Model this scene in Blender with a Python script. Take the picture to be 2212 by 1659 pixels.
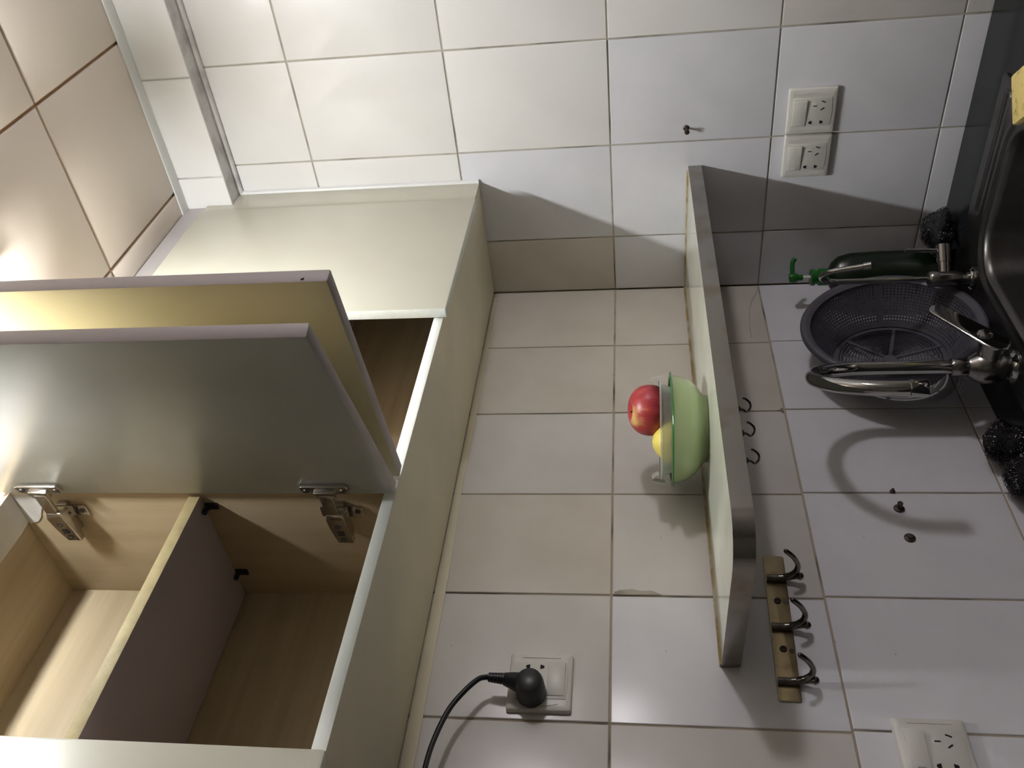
import bpy, bmesh, math, random
from mathutils import Vector, Matrix

for o in list(bpy.data.objects):
    bpy.data.objects.remove(o, do_unlink=True)
scn = bpy.context.scene
COL = scn.collection
ZO = 1.44                      # the tile joint at eye level is z = 0 below; the floor lies 1.44 m under it

# ------------------------------------------------------------------ camera
cam_d = bpy.data.cameras.new('camera')
cam = bpy.data.objects.new('camera', cam_d)
COL.objects.link(cam)
RIGHT = Vector((0.63747132, -0.77031098, -0.01585239))
UP = Vector((-0.09723246, -0.10084108, 0.99013985))
BACK = Vector((-0.76431418, -0.6296444, -0.13918252))
CX, CY = -UP, RIGHT            # the picture was taken with the camera turned on its side
mw = Matrix(((CX.x, CY.x, BACK.x, -1.60219333), (CX.y, CY.y, BACK.y, -1.05898796),
             (CX.z, CY.z, BACK.z, -0.03957016 + ZO), (0, 0, 0, 1)))
cam.matrix_world = mw
cam_d.sensor_fit = 'HORIZONTAL'
cam_d.sensor_width = 36.0
cam_d.lens = 1895.28 * 36.0 / 2212.0
cam_d.clip_start = 0.02
scn.camera = cam

# ------------------------------------------------------------------ world, exposure
w = bpy.data.worlds.new('world')
scn.world = w
w.use_nodes = True
w.node_tree.nodes['Background'].inputs[0].default_value = (0.5, 0.55, 0.65, 1)
w.node_tree.nodes['Background'].inputs[1].default_value = 0.02
scn.view_settings.view_transform = 'Standard'
scn.view_settings.look = 'None'
scn.view_settings.gamma = 1.0
scn.view_settings.use_curve_mapping = False
scn.view_settings.exposure = 0.0
CEIL_LAMP = ((-0.815, -0.56, 0.872), 450.0, (0.965, 0.99, 1.0))   # middle of the tube, strength, colour
TUBE_HALF = 0.20
WALL_LAMP = ((-0.07, -2.2, 0.30), 138.0, (0.97, 0.93, 0.98))


# ------------------------------------------------------------------ materials
MATS = {}


def mat(name, col, rough=0.5, metal=0.0, noise=None, bump=None, spec=0.5, trans=0.0, ior=1.45, coat=0.0,
        emit=None, grain=None, alpha=None, sss=0.0):
    """noise = (scale, other colour, lo, hi); grain = (stretch xyz, other colour); bump = (scale, strength)"""
    m = bpy.data.materials.new(name)
    m.use_nodes = True
    nt = m.node_tree
    N, L = nt.nodes, nt.links
    p = N['Principled BSDF']
    p.inputs['Base Color'].default_value = (*col, 1)
    p.inputs['Roughness'].default_value = rough
    p.inputs['Metallic'].default_value = metal
    p.inputs['Specular IOR Level'].default_value = spec
    p.inputs['IOR'].default_value = ior
    p.inputs['Transmission Weight'].default_value = trans
    p.inputs['Coat Weight'].default_value = coat
    p.inputs['Coat Roughness'].default_value = 0.05
    if sss:
        p.inputs['Subsurface Weight'].default_value = sss
    if emit:
        p.inputs['Emission Color'].default_value = (*emit[0], 1)
        p.inputs['Emission Strength'].default_value = emit[1]
    tc = N.new('ShaderNodeTexCoord')
    if noise or grain:
        mp = N.new('ShaderNodeMapping')
        L.new(tc.outputs['Object'], mp.inputs[0])
        nz = N.new('ShaderNodeTexNoise')
        L.new(mp.outputs[0], nz.inputs['Vector'])
        rp = N.new('ShaderNodeValToRGB')
        L.new(nz.outputs['Fac'], rp.inputs[0])
        if grain:
            mp.inputs['Scale'].default_value = grain[0]
            nz.inputs['Scale'].default_value = 1.0
            nz.inputs['Detail'].default_value = 4
            nz.inputs['Roughness'].default_value = 0.6
            lo, hi, oc = 0.32, 0.68, grain[1]
        else:
            nz.inputs['Scale'].default_value = noise[0]
            nz.inputs['Detail'].default_value = 5
            lo, hi, oc = noise[2], noise[3], noise[1]
        e = rp.color_ramp.elements
        e[0].position, e[0].color = lo, (*col, 1)
        e[1].position, e[1].color = hi, (*oc, 1)
        L.new(rp.outputs[0], p.inputs['Base Color'])
    if bump:
        nb = N.new('ShaderNodeTexNoise')
        nb.inputs['Scale'].default_value = bump[0]
        nb.inputs['Detail'].default_value = 3
        L.new(tc.outputs['Object'], nb.inputs['Vector'])
        bp = N.new('ShaderNodeBump')
        bp.inputs['Strength'].default_value = bump[1]
        bp.inputs['Distance'].default_value = 0.002
        L.new(nb.outputs['Fac'], bp.inputs['Height'])
        L.new(bp.outputs[0], p.inputs['Normal'])
    MATS[name] = m
    return m


def speckle(m, col, scale=300, cut=0.78):
    """small dark specks mixed over whatever feeds the base colour"""
    nt = m.node_tree
    N, L = nt.nodes, nt.links
    p = N['Principled BSDF']
    tc = N.new('ShaderNodeTexCoord')
    nz = N.new('ShaderNodeTexNoise')
    nz.inputs['Scale'].default_value = scale
    nz.inputs['Detail'].default_value = 1
    L.new(tc.outputs['Object'], nz.inputs['Vector'])
    rp = N.new('ShaderNodeValToRGB')
    rp.color_ramp.elements[0].position = cut
    rp.color_ramp.elements[0].color = (0, 0, 0, 1)
    rp.color_ramp.elements[1].position = cut + 0.02
    rp.color_ramp.elements[1].color = (1, 1, 1, 1)
    L.new(nz.outputs['Fac'], rp.inputs[0])
    mx = N.new('ShaderNodeMix')
    mx.data_type = 'RGBA'
    L.new(rp.outputs[0], mx.inputs[0])
    src = p.inputs['Base Color']
    if src.is_linked:
        L.new(src.links[0].from_socket, mx.inputs[6])
    else:
        mx.inputs[6].default_value = src.default_value
    mx.inputs[7].default_value = (*col, 1)
    L.new(mx.outputs[2], p.inputs['Base Color'])


mat('tile_cool', (0.755, 0.75, 0.785), 0.24, noise=(14, (0.71, 0.705, 0.74), 0.35, 0.7), bump=(30, 0.03))
mat('tile_warm', (0.63, 0.585, 0.52), 0.25, noise=(10, (0.57, 0.525, 0.455), 0.35, 0.7), bump=(30, 0.03))
mat('tile_neutral', (0.66, 0.63, 0.60), 0.25, noise=(10, (0.60, 0.575, 0.545), 0.35, 0.7), bump=(30, 0.03))
mat('tile_white', (0.82, 0.805, 0.785), 0.30, noise=(8, (0.79, 0.77, 0.745), 0.35, 0.7), bump=(12, 0.02), coat=0.6)
for k in ('tile_cool', 'tile_warm', 'tile_neutral'):
    speckle(MATS[k], (0.16, 0.13, 0.10), 170, 0.80)
mat('grout', (0.42, 0.36, 0.27), 0.85, noise=(7, (0.09, 0.075, 0.06), 0.50, 0.66))
mat('grout_light', (0.46, 0.43, 0.36), 0.85, noise=(9, (0.20, 0.18, 0.15), 0.48, 0.66))
mat('plaster', (0.24, 0.225, 0.20), 0.9, noise=(6, (0.21, 0.20, 0.18), 0.4, 0.6))
mat('floor_tile', (0.14, 0.12, 0.10), 0.5, noise=(5, (0.11, 0.10, 0.085), 0.4, 0.6))
mat('ceiling_panel', (0.64, 0.56, 0.475), 0.45, noise=(3, (0.61, 0.53, 0.45), 0.4, 0.6), bump=(9, 0.05))
mat('ceiling_gap', (0.40, 0.22, 0.10), 0.7)
mat('trim_white', (0.70, 0.70, 0.68), 0.4, bump=(80, 0.1))
mat('caulk_grey', (0.62, 0.60, 0.58), 0.8, noise=(25, (0.40, 0.38, 0.37), 0.45, 0.7), bump=(40, 0.4))
mat('cream_paint', (0.54, 0.52, 0.425), 0.34, noise=(5, (0.51, 0.49, 0.40), 0.4, 0.65), bump=(60, 0.06))
mat('cream_under', (0.70, 0.63, 0.47), 0.5, noise=(4, (0.60, 0.55, 0.43), 0.4, 0.65), bump=(60, 0.06))
mat('door_yellow_lit', (0.80, 0.73, 0.51), 0.28, noise=(5, (0.76, 0.69, 0.47), 0.4, 0.65), bump=(50, 0.06))  # cream door face; yellow of the reflected light put into the colour
mat('door_edge_bluelit', (0.47, 0.42, 0.415), 0.5, grain=((30, 30, 3), (0.40, 0.355, 0.35)), bump=(90, 0.25))  # cream edges; bluish lamp tint put into the colour, plus grain
mat('door_inside', (0.46, 0.47, 0.43), 0.26, noise=(6, (0.42, 0.43, 0.39), 0.4, 0.65), bump=(45, 0.05))
mat('white_edge', (0.80, 0.82, 0.77), 0.45, grain=((3, 90, 90), (0.70, 0.72, 0.66)), bump=(120, 0.2))
mat('rail_paint', (0.66, 0.65, 0.62), 0.5, noise=(16, (0.55, 0.53, 0.49), 0.45, 0.65), bump=(60, 0.1))
mat('wood_vertical', (0.44, 0.355, 0.235), 0.4, grain=((30, 30, 2.0), (0.37, 0.29, 0.18)))
mat('wood_along', (0.44, 0.355, 0.24), 0.4, grain=((1.6, 34, 34), (0.35, 0.275, 0.17)))
mat('shelf_edge', (0.46, 0.38, 0.20), 0.6, noise=(40, (0.38, 0.31, 0.16), 0.4, 0.65), bump=(100, 0.2))
mat('shelf_under_unlit', (0.42, 0.37, 0.42), 0.6)  # pale melamine underside with its shade put into the colour
mat('crown_bluelit', (0.50, 0.465, 0.455), 0.5, noise=(8, (0.44, 0.41, 0.40), 0.4, 0.6))  # purple grey of the bluish light put into the crown's colour
mat('hinge_steel', (0.52, 0.50, 0.48), 0.22, metal=1.0)
mat('screw_dark', (0.10, 0.095, 0.09), 0.4, metal=0.8)
mat('black_plastic', (0.012, 0.012, 0.014), 0.35)
mat('slot_black', (0.01, 0.008, 0.008), 0.8)
mat('outlet_plastic', (0.68, 0.665, 0.61), 0.35, noise=(20, (0.63, 0.615, 0.56), 0.45, 0.7))
mat('granite', (0.010, 0.012, 0.013), 0.16, noise=(400, (0.022, 0.024, 0.026), 0.55, 0.72), spec=0.22)
mat('steel', (0.15, 0.14, 0.135), 0.36, metal=1.0, grain=((3, 60, 60), (0.12, 0.115, 0.11)))
mat('steel_band', (0.36, 0.345, 0.32), 0.17, metal=1.0, noise=(14, (0.25, 0.20, 0.14), 0.5, 0.75), bump=(60, 0.06))
mat('chrome', (0.46, 0.45, 0.44), 0.08, metal=1.0)
mat('chrome_dull', (0.33, 0.32, 0.31), 0.22, metal=1.0, noise=(60, (0.22, 0.205, 0.19), 0.5, 0.7))
mat('shelf_white', (0.60, 0.61, 0.51), 0.16, noise=(12, (0.55, 0.55, 0.45), 0.4, 0.65))
mat('sealant', (0.30, 0.22, 0.08), 0.7, noise=(30, (0.50, 0.45, 0.33), 0.42, 0.62), bump=(80, 0.5))
mat('enamel_green', (0.36, 0.45, 0.235), 0.2, noise=(6, (0.335, 0.425, 0.215), 0.4, 0.6), coat=0.3)
mat('enamel_rim', (0.025, 0.13, 0.03), 0.15, coat=0.4)
mat('clear_plastic', (0.86, 0.88, 0.84), 0.38, trans=0.62, ior=1.25)
mat('lemon_skin', (0.78, 0.62, 0.12), 0.38, bump=(140, 0.35), noise=(9, (0.72, 0.60, 0.16), 0.4, 0.65), sss=0.1)
mat('stalk', (0.10, 0.055, 0.02), 0.8)
mat('brass_plate', (0.34, 0.275, 0.165), 0.34, metal=0.85, noise=(40, (0.22, 0.16, 0.09), 0.52, 0.75))
mat('hook_metal', (0.20, 0.19, 0.175), 0.22, metal=1.0, noise=(90, (0.10, 0.09, 0.08), 0.45, 0.7))
mat('rust_metal', (0.10, 0.085, 0.075), 0.5, metal=0.7, noise=(120, (0.06, 0.04, 0.03), 0.4, 0.6))
mat('colander_grey', (0.105, 0.10, 0.125), 0.36, noise=(20, (0.09, 0.085, 0.105), 0.4, 0.65))
mat('bottle_green', (0.003, 0.011, 0.003), 0.3, coat=0.1)
mat('pump_green', (0.016, 0.15, 0.02), 0.35)
mat('pump_tube', (0.75, 0.77, 0.72), 0.35)
mat('wire_wool', (0.11, 0.105, 0.115), 0.25, metal=1.0)
mat('wool_core', (0.012, 0.012, 0.013), 0.9)
mat('sponge_yellow', (0.66, 0.52, 0.19), 0.95, noise=(60, (0.42, 0.31, 0.10), 0.52, 0.68), bump=(220, 1.0))
mat('scour_green', (0.05, 0.12, 0.05), 0.95, bump=(300, 1.0))
mat('lamp_tube', (0.9, 0.9, 0.9), 0.4, emit=(CEIL_LAMP[2], CEIL_LAMP[1]))
mat('lamp_globe', (0.9, 0.9, 0.9), 0.4, emit=(WALL_LAMP[2], WALL_LAMP[1]))
mat('lamp_base', (0.7, 0.7, 0.68), 0.4)
mat('base_door', (0.55, 0.53, 0.46), 0.4)

# apple: red skin with a yellow patch running from the stalk and fine pale dots
am = mat('apple_skin', (0.34, 0.025, 0.035), 0.38)
_n, _l = am.node_tree.nodes, am.node_tree.links
_tc = _n.new('ShaderNodeTexCoord')
_mp = _n.new('ShaderNodeMapping')
_mp.inputs['Scale'].default_value = (55, 55, 9)
_l.new(_tc.outputs['Object'], _mp.inputs[0])
_nz = _n.new('ShaderNodeTexNoise')
_nz.inputs['Scale'].default_value = 1.6
_nz.inputs['Detail'].default_value = 4
_l.new(_mp.outputs[0], _nz.inputs['Vector'])
_sx = _n.new('ShaderNodeVectorMath')
_sx.operation = 'DISTANCE'
_sx.inputs[1].default_value = (-0.026, -0.010, 0.030)
_l.new(_tc.outputs['Object'], _sx.inputs[0])
_mr = _n.new('ShaderNodeMapRange')
_mr.inputs[1].default_value = 0.036
_mr.inputs[2].default_value = 0.002
_mr.inputs[4].default_value = 0.50
_l.new(_sx.outputs['Value'], _mr.inputs[0])
_ad = _n.new('ShaderNodeMath')
_ad.operation = 'MULTIPLY_ADD'
_ad.inputs[1].default_value = 0.75
_l.new(_nz.outputs['Fac'], _ad.inputs[0])
_l.new(_mr.outputs[0], _ad.inputs[2])
_rp = _n.new('ShaderNodeValToRGB')
_e = _rp.color_ramp.elements
_e[0].position, _e[0].color = 0.26, (0.27, 0.016, 0.03, 1)
_e[1].position, _e[1].color = 0.86, (0.58, 0.40, 0.13, 1)
_e2 = _rp.color_ramp.elements.new(0.58)
_e2.color = (0.38, 0.05, 0.045, 1)
_l.new(_ad.outputs[0], _rp.inputs[0])
_l.new(_rp.outputs[0], am.node_tree.nodes['Principled BSDF'].inputs['Base Color'])
speckle(am, (0.60, 0.28, 0.22), 420, 0.74)


# ------------------------------------------------------------------ geometry helpers
ORG = {}


class MB:
    """collects shapes, given in room coordinates, and links them as ONE mesh object"""

    def __init__(self):
        self.v, self.f = [], []

    def add(self, vs, fs):
        n = len(self.v)
        self.v += [Vector(p) for p in vs]
        self.f += [tuple(i + n for i in q) for q in fs]
        return self

    def box(self, x0, x1, y0, y1, z0, z1):
        x0, x1 = sorted((x0, x1)); y0, y1 = sorted((y0, y1)); z0, z1 = sorted((z0, z1))
        vs = [(x, y, z) for z in (z0, z1) for y in (y0, y1) for x in (x0, x1)]
        return self.add(vs, [(0, 2, 3, 1), (4, 5, 7, 6), (0, 1, 5, 4), (2, 6, 7, 3), (0, 4, 6, 2), (1, 3, 7, 5)])

    def obox(self, c, a, b, d, ha, hb, hd):
        """box about c with half sizes along three axes"""
        c, a, b, d = Vector(c), Vector(a).normalized(), Vector(b).normalized(), Vector(d).normalized()
        vs = [c + a * ha * i + b * hb * j + d * hd * k for k in (-1, 1) for j in (-1, 1) for i in (-1, 1)]
        fs = [(0, 2, 3, 1), (4, 5, 7, 6), (0, 1, 5, 4), (2, 6, 7, 3), (0, 4, 6, 2), (1, 3, 7, 5)]
        if a.cross(b).dot(d) < 0:
            fs = [q[::-1] for q in fs]
        return self.add(vs, fs)

    def tube(self, pts, r, n=12, cap=True):
        pts = [Vector(p) for p in pts]
        rr = r if isinstance(r, (list, tuple)) else [r] * len(pts)
        t0 = (pts[1] - pts[0]).normalized()
        ref = Vector((0, 0, 1)) if abs(t0.z) < 0.9 else Vector((1, 0, 0))
        nrm = t0.cross(ref).normalized()
        vs, fs = [], []
        prev = t0
        for i, p in enumerate(pts):
            if i == 0: t = t0
            elif i == len(pts) - 1: t = (pts[-1] - pts[-2]).normalized()
            else: t = ((pts[i + 1] - p).normalized() + (p - pts[i - 1]).normalized()).normalized()
            q = prev.rotation_difference(t)
            nrm = (q @ nrm).normalized()
            prev = t
            b = t.cross(nrm)
            for k in range(n):
                a = 2 * math.pi * k / n
                vs.append(p + (nrm * math.cos(a) + b * math.sin(a)) * rr[i])
        m = len(pts)
        for i in range(m - 1):
            for k in range(n):
                k2 = (k + 1) % n
                fs.append((i * n + k, i * n + k2, (i + 1) * n + k2, (i + 1) * n + k))
        if cap:
            fs.append(tuple(range(n - 1, -1, -1)))
            fs.append(tuple(range((m - 1) * n, m * n)))
        return self.add(vs, fs)

    def lathe(self, prof, c, axis=(0, 0, 1), n=32, close=True):
        """prof = [(radius, height along the axis)]"""
        ax = Vector(axis).normalized()
        ref = Vector((0, 0, 1)) if abs(ax.z) < 0.9 else Vector((1, 0, 0))
        u = ax.cross(ref).normalized(); w_ = ax.cross(u)
        c = Vector(c)
        vs, fs = [], []
        for r, h in prof:
            for k in range(n):
                a = 2 * math.pi * k / n
                vs.append(c + ax * h + (u * math.cos(a) + w_ * math.sin(a)) * max(r, 1e-5))
        for i in range(len(prof) - 1):
            for k in range(n):
                k2 = (k + 1) % n
                fs.append((i * n + k, i * n + k2, (i + 1) * n + k2, (i + 1) * n + k))
        if close:
            fs.append(tuple(range(n - 1, -1, -1)))
            m = len(prof) - 1
            fs.append(tuple(range(m * n, m * n + n)))
        return self.add(vs, fs)

    def prism(self, poly, o, ex, ey, ez, h):
        """2D outline swept by h along ez"""
        o, ex, ey, ez = Vector(o), Vector(ex), Vector(ey), Vector(ez)
        n = len(poly)
        vs = [o + ex * x + ey * y for x, y in poly] + [o + ex * x + ey * y + ez * h for x, y in poly]
        fs = [tuple(range(n - 1, -1, -1)), tuple(range(n, 2 * n))]
        fs += [(i, (i + 1) % n, n + (i + 1) % n, n + i) for i in range(n)]
        return self.add(vs, fs)

    def loops(self, L, closed_end=True, closed_start=False):
        n = len(L[0])
        vs = [p for lp in L for p in lp]
        fs = []
        for i in range(len(L) - 1):
            for k in range(n):
                k2 = (k + 1) % n
                fs.append((i * n + k, i * n + k2, (i + 1) * n + k2, (i + 1) * n + k))
        if closed_end: fs.append(tuple(range((len(L) - 1) * n, len(L) * n)))
        if closed_start: fs.append(tuple(range(n - 1, -1, -1)))
        return self.add(vs, fs)

    def build(self, name, m, parent=None, org=None, bevel=0.0, smooth=40, seg=2, fix=True, mats=None, pick=None):
        if parent is not None:
            o0 = ORG[parent.name]
        else:
            o0 = Vector(org) if org is not None else Vector((0, 0, 0))
        me = bpy.data.meshes.new(name)
        me.from_pydata([p - o0 for p in self.v], [], self.f)
        bm = bmesh.new()
        bm.from_mesh(me)
        if fix:
            bmesh.ops.recalc_face_normals(bm, faces=bm.faces)
        if bevel:
            es = [e for e in bm.edges if len(e.link_faces) == 2 and e.calc_face_angle(0) > 0.5]
            bmesh.ops.bevel(bm, geom=es, offset=bevel, segments=seg, profile=0.5, affect='EDGES', clamp_overlap=True)
        bm.to_mesh(me)
        bm.free()
        if smooth:
            for p in me.polygons: p.use_smooth = True
            me.set_sharp_from_angle(angle=math.radians(smooth))
        me.materials.append(MATS[m])
        for x in (mats or []): me.materials.append(MATS[x])
        if pick:
            for p in me.polygons: p.material_index = pick(p.normal, p.center + o0)
        o = bpy.data.objects.new(name, me)
        COL.objects.link(o)
        ORG[o.name] = o0.copy()
        if parent is not None:
            o.parent = parent
        else:
            o.location = o0 + Vector((0, 0, ZO))
        return o


def tag(o, label, cat, group=None):
    o['label'] = label
    o['category'] = cat
    if group: o['group'] = group
    return o


def thing(name, label, cat, loc, group=None):
    o = bpy.data.objects.new(name, None)
    o.empty_display_size = 0.05
    COL.objects.link(o)
    o.location = Vector(loc) + Vector((0, 0, ZO))
    ORG[o.name] = Vector(loc)
    return tag(o, label, cat, group)


def struct(o):
    o['kind'] = 'structure'
    return o


def place(name, me, parent, loc, rot=None):
    """another piece with shared mesh data; loc in room coordinates"""
    o = bpy.data.objects.new(name, me)
    COL.objects.link(o)
    o.parent = parent
    o.location = Vector(loc) - ORG[parent.name]
    if rot is not None: o.rotation_euler = rot
    ORG[o.name] = ORG[parent.name]
    return o


def copy_tree(o, parent=None):
    c = o.copy()
    COL.objects.link(c)
    c.parent = parent
    ORG[c.name] = ORG[o.name]
    for ch in list(o.children):
        copy_tree(ch, c)
    return c


def rrect(x0, x1, y0, y1, r, n=6):
    """rounded rectangle outline, counter-clockwise"""
    out = []
    for cx, cy, a0 in ((x1 - r, y0 + r, -90), (x1 - r, y1 - r, 0), (x0 + r, y1 - r, 90), (x0 + r, y0 + r, 180)):
        for k in range(n + 1):
            a = math.radians(a0 + 90 * k / n)
            out.append((cx + r * math.cos(a), cy + r * math.sin(a)))
    return out


def spline(P, n=8):
    """smooth path through the points"""
    P = [Vector(p) for p in P]
    Q = [P[0] * 2 - P[1]] + P + [P[-1] * 2 - P[-2]]
    out = []
    for i in range(1, len(Q) - 2):
        for k in range(n):
            t = k / n
            a, b, c, d = Q[i - 1], Q[i], Q[i + 1], Q[i + 2]
            out.append(0.5 * ((2 * b) + (c - a) * t + (2 * a - 5 * b + 4 * c - d) * t * t + (3 * b - a - 3 * c + d) * t ** 3))
    out.append(P[-1])
    return out


# ------------------------------------------------------------------ room shell
rnd = random.Random(7)
W, H, GAP = 0.2012, 0.3, 0.0030
PART = 0.1287                  # cut tile in the corner of the right-hand wall
CT = -0.642                    # worktop level
CEIL = 0.872

wall_back = struct(MB().box(-3.2, 0.10, 0.0025, 0.10, -1.44, 1.0).build('wall_back', 'grout', smooth=0))
wall_right = struct(MB().box(0.0025, 0.10, -2.5, 0.0, -1.44, 1.0).build('wall_right', 'grout_light', smooth=0))
struct(MB().box(-3.2, 0.10, -2.5, -2.4, -1.44, 1.0).build('wall_front', 'plaster', smooth=0))
struct(MB().box(-3.2, -3.1, -2.4, 0.0025, -1.44, 1.0).build('wall_left', 'plaster', smooth=0))
struct(MB().box(-3.2, 0.10, -2.5, 0.10, -1.50, -1.44).build('floor', 'floor_tile', smooth=0))

TILES = {}


def tile_mesh(sx, sz, m, axis):
    """bevelled ceramic tile; its face looks along -axis; origin in the middle of the face"""
    key = (round(sx, 4), round(sz, 4), m, axis)
    if key not in TILES:
        a, b, t, c = sx / 2, sz / 2, 0.008, 0.0012
        if axis == 'y':
            f = lambda u, v, d: Vector((u, d, v))
        else:
            f = lambda u, v, d: Vector((d, u, v))
        L = []
        for k, d in ((0, t), (0, c), (c * 0.7, c * 0.25), (c * 2.2, 0)):
            L.append([f(u, v, d) for u, v in ((-a + k, -b + k), (a - k, -b + k), (a - k, b - k), (-a + k, b - k))])
        o = MB().loops(L).build('tile_tmp', m, smooth=30)
        TILES[key] = o.data
        o.data.name = 'tile'
        bpy.data.objects.remove(o)
    return TILES[key]


def lay(parent, axis, plane, cells):
    for (u0, u1, z0, z1, m) in cells:
        sx, sz = u1 - u0 - GAP, z1 - z0 - GAP
        me = tile_mesh(sx, sz, m, axis)
        cu, cz = (u0 + u1) / 2, (z0 + z1) / 2
        j = rnd.uniform(-0.0005, 0.0005)
        r = (rnd.uniform(-.0025, .0025), 0, rnd.uniform(-.0025, .0025)) if axis == 'y' else (0, rnd.uniform(-.004, .004), rnd.uniform(-.004, .004))
        place('tile', me, parent, (cu, plane + abs(j), cz) if axis == 'y' else (plane + abs(j), cu, cz), r)


cells = []
for i in range(0, 13):
    x1, x0 = -W * i, -W * (i + 1)
    dx = 0.004 if i else 0.0                             # the lowest rows were set a little off the ones above
    cells.append((x0, x1, 0, H, 'tile_neutral' if i in (2, 4, 5) else 'tile_warm'))
    cells.append((x0, x1, -H, 0, 'tile_cool' if i == 4 else 'tile_warm' if i < 2 else 'tile_neutral'))
    cells.append((x0 + 0.004, x1 + dx, -2 * H, -H, 'tile_warm' if i == 6 else 'tile_cool'))
    cells.append((x0 + 0.004, x1 + dx, -0.70, -2 * H, 'tile_cool'))
lay(wall_back, 'y', 0.0, cells)

ys = [(-PART, -0.0)] + [(-PART - W * (j + 1), -PART - W * j) for j in range(0, 8)]
cells = []
for j, (y0, y1) in enumerate(ys):
    cells.append((y0, y1, 2 * H, 0.775, 'tile_white'))
    cells.append((y0, y1, H, 2 * H, 'tile_white'))
    cells.append((y0, y1, 0, H, 'tile_warm' if j == 0 else 'tile_white' if j > 1 else 'tile_cool'))
    cells.append((y0, y1, -H, 0, 'tile_white' if j > 2 else 'tile_cool'))
    cells.append((y0, y1, -2 * H, -H, 'tile_neutral' if j >= 3 else 'tile_cool'))
    cells.append((y0, y1, -0.70, -2 * H, 'tile_neutral' if j >= 3 else 'tile_cool'))
lay(wall_right, 'x', 0.0, cells)

# grout smeared beside two joints and a hairline crack in the tile below the shelf
for poly in (((-.3955, -.2945), (-.3975, -.297), (-.4105, -.2975), (-.4085, -.2955), (-.4045, -.2925), (-.4030, -.286), (-.4010, -.2915)),
             ((-.800, -.004), (-.7965, -.012), (-.794, -.030), (-.7975, -.042), (-.796, -.058), (-.8035, -.072), (-.8045, -.004))):
    MB().prism(poly, (0, -.0009, 0), (1, 0, 0), (0, 0, 1), (0, 1, 0), .0009).build('grout_smear', 'grout_light', wall_back, smooth=0)
MB().tube([(-.0105, 0, -.2975), (-.032, 0, -.292), (-.057, 0, -.281), (-.083, 0, -.274), (-.110, 0, -.271), (-.147, 0, -.267), (-.186, 0, -.2665)], .00045, 5).build('crack', 'sealant', wall_back)

# tiled beam along the top of the right wall
beam = MB().box(-0.0475, 0.0, -2.4, -0.0, 0.772, 0.90).build('beam', 'caulk_grey', wall_right, smooth=0)
cells = [(y0, y1, 0.771, 0.90, 'tile_white') for (y0, y1) in ys]
lay(beam, 'x', -0.05, cells)
MB().tube([(-0.004, -2.3, 0.769), (-0.004, -0.27, 0.769)], 0.006, 8).build('caulk', 'caulk_grey', wall_right)

# ceiling of square panels with brown joints
ceiling = struct(MB().box(-3.2, 0.10, -2.5, 0.10, CEIL + 0.006, CEIL + 0.05).build('ceiling', 'ceiling_gap', smooth=0))
CP = {}


def cpanel(x0, x1, y0, y1):
    g = 0.0058
    sx, sy = round(x1 - x0 - g, 4), round(y1 - y0 - g, 4)
    if (sx, sy) not in CP:
        a, b = sx / 2, sy / 2
        L = []
        for k, z in ((0, 0.006), (0, 0.0016), (0.003, 0.0)):
            L.append([Vector((u, v, z)) for u, v in ((-a + k, b - k), (a - k, b - k), (a - k, -b + k), (-a + k, -b + k))])
        o = MB().loops(L).build('panel_tmp', 'ceiling_panel', smooth=30)
        CP[(sx, sy)] = o.data
        bpy.data.objects.remove(o)
    place('ceiling_panel', CP[(sx, sy)], ceiling, ((x0 + x1) / 2, (y0 + y1) / 2, CEIL))


xs = [-0.05, -0.36] + [-0.36 - 0.3 * k for k in range(1, 10)]
yy = [-0.25, -0.31] + [-0.31 - 0.3 * k for k in range(1, 8)]
for i in range(len(xs) - 1):
    for j in range(len(yy) - 1):
        cpanel(xs[i + 1], xs[i], yy[j + 1], yy[j])
struct(MB().box(-0.077, -0.0502, -2.4, -0.262, CEIL - 0.0035, CEIL).box(-0.053, -0.0502, -2.4, -0.262, CEIL - 0.004, CEIL + 0.02)
       .build('trim_1', 'trim_white', bevel=0.0008))

# ------------------------------------------------------------------ worktop and base units
wt = MB()
sx0, sx1, sy0, sy1 = -0.775, -0.128, -0.462, -0.095
zt, zb = CT, CT - 0.04
wt.box(-2.7, sx0, -0.60, -0.001, zb, zt).box(sx1, -0.001, -0.60, -0.001, zb, zt)
wt.box(sx0, sx1, sy1, -0.001, zb, zt).box(sx0, sx1, -0.60, sy0, zb, zt)
tag(wt.build('worktop', 'granite', org=(-1.3, -0.3, zb), smooth=0), 'black polished stone worktop running along the tiled wall', 'worktop')
bc = thing('base_cabinet', 'cream base unit standing under the black stone worktop', 'cabinet', (-1.35, -0.3, -1.44))
MB().box(-2.7, -0.84, -0.54, -0.002, -1.34, zb - 0.001).box(-0.84, -0.002, -0.54, -0.002, -1.34, -0.84).build('carcass', 'base_door', bc, smooth=0)
MB().box(-2.7, -0.002, -0.50, -0.002, -1.44, -1.34).build('plinth', 'granite', bc, smooth=0)
for k in range(6):
    xa = -0.01 - 0.445 * k
    d = MB().box(xa - 0.44, xa, -0.558, -0.54, -1.335, zb - 0.01).build('door', 'base_door', bc, bevel=0.002)
    MB().tube([(xa - 0.22 - .06, -0.575, -0.75), (xa - 0.22 + .06, -0.575, -0.75)], 0.005, 8).box(
        xa - .272, xa - .268, -.575, -.558, -.752, -.748).box(xa - .172, xa - .168, -.575, -.558, -.752, -.748).build('handle', 'chrome_dull', d)

# ------------------------------------------------------------------ sink
sink = thing('kitchen_sink', 'brushed steel inset sink let into the black worktop', 'sink', (-0.45, -0.28, -0.81))
ox0, ox1, oy0, oy1 = -0.79, -0.117, -0.475, -0.085
bx0, bx1, by0, by1 = -0.715, -0.212, -0.438, -0.176


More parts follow.
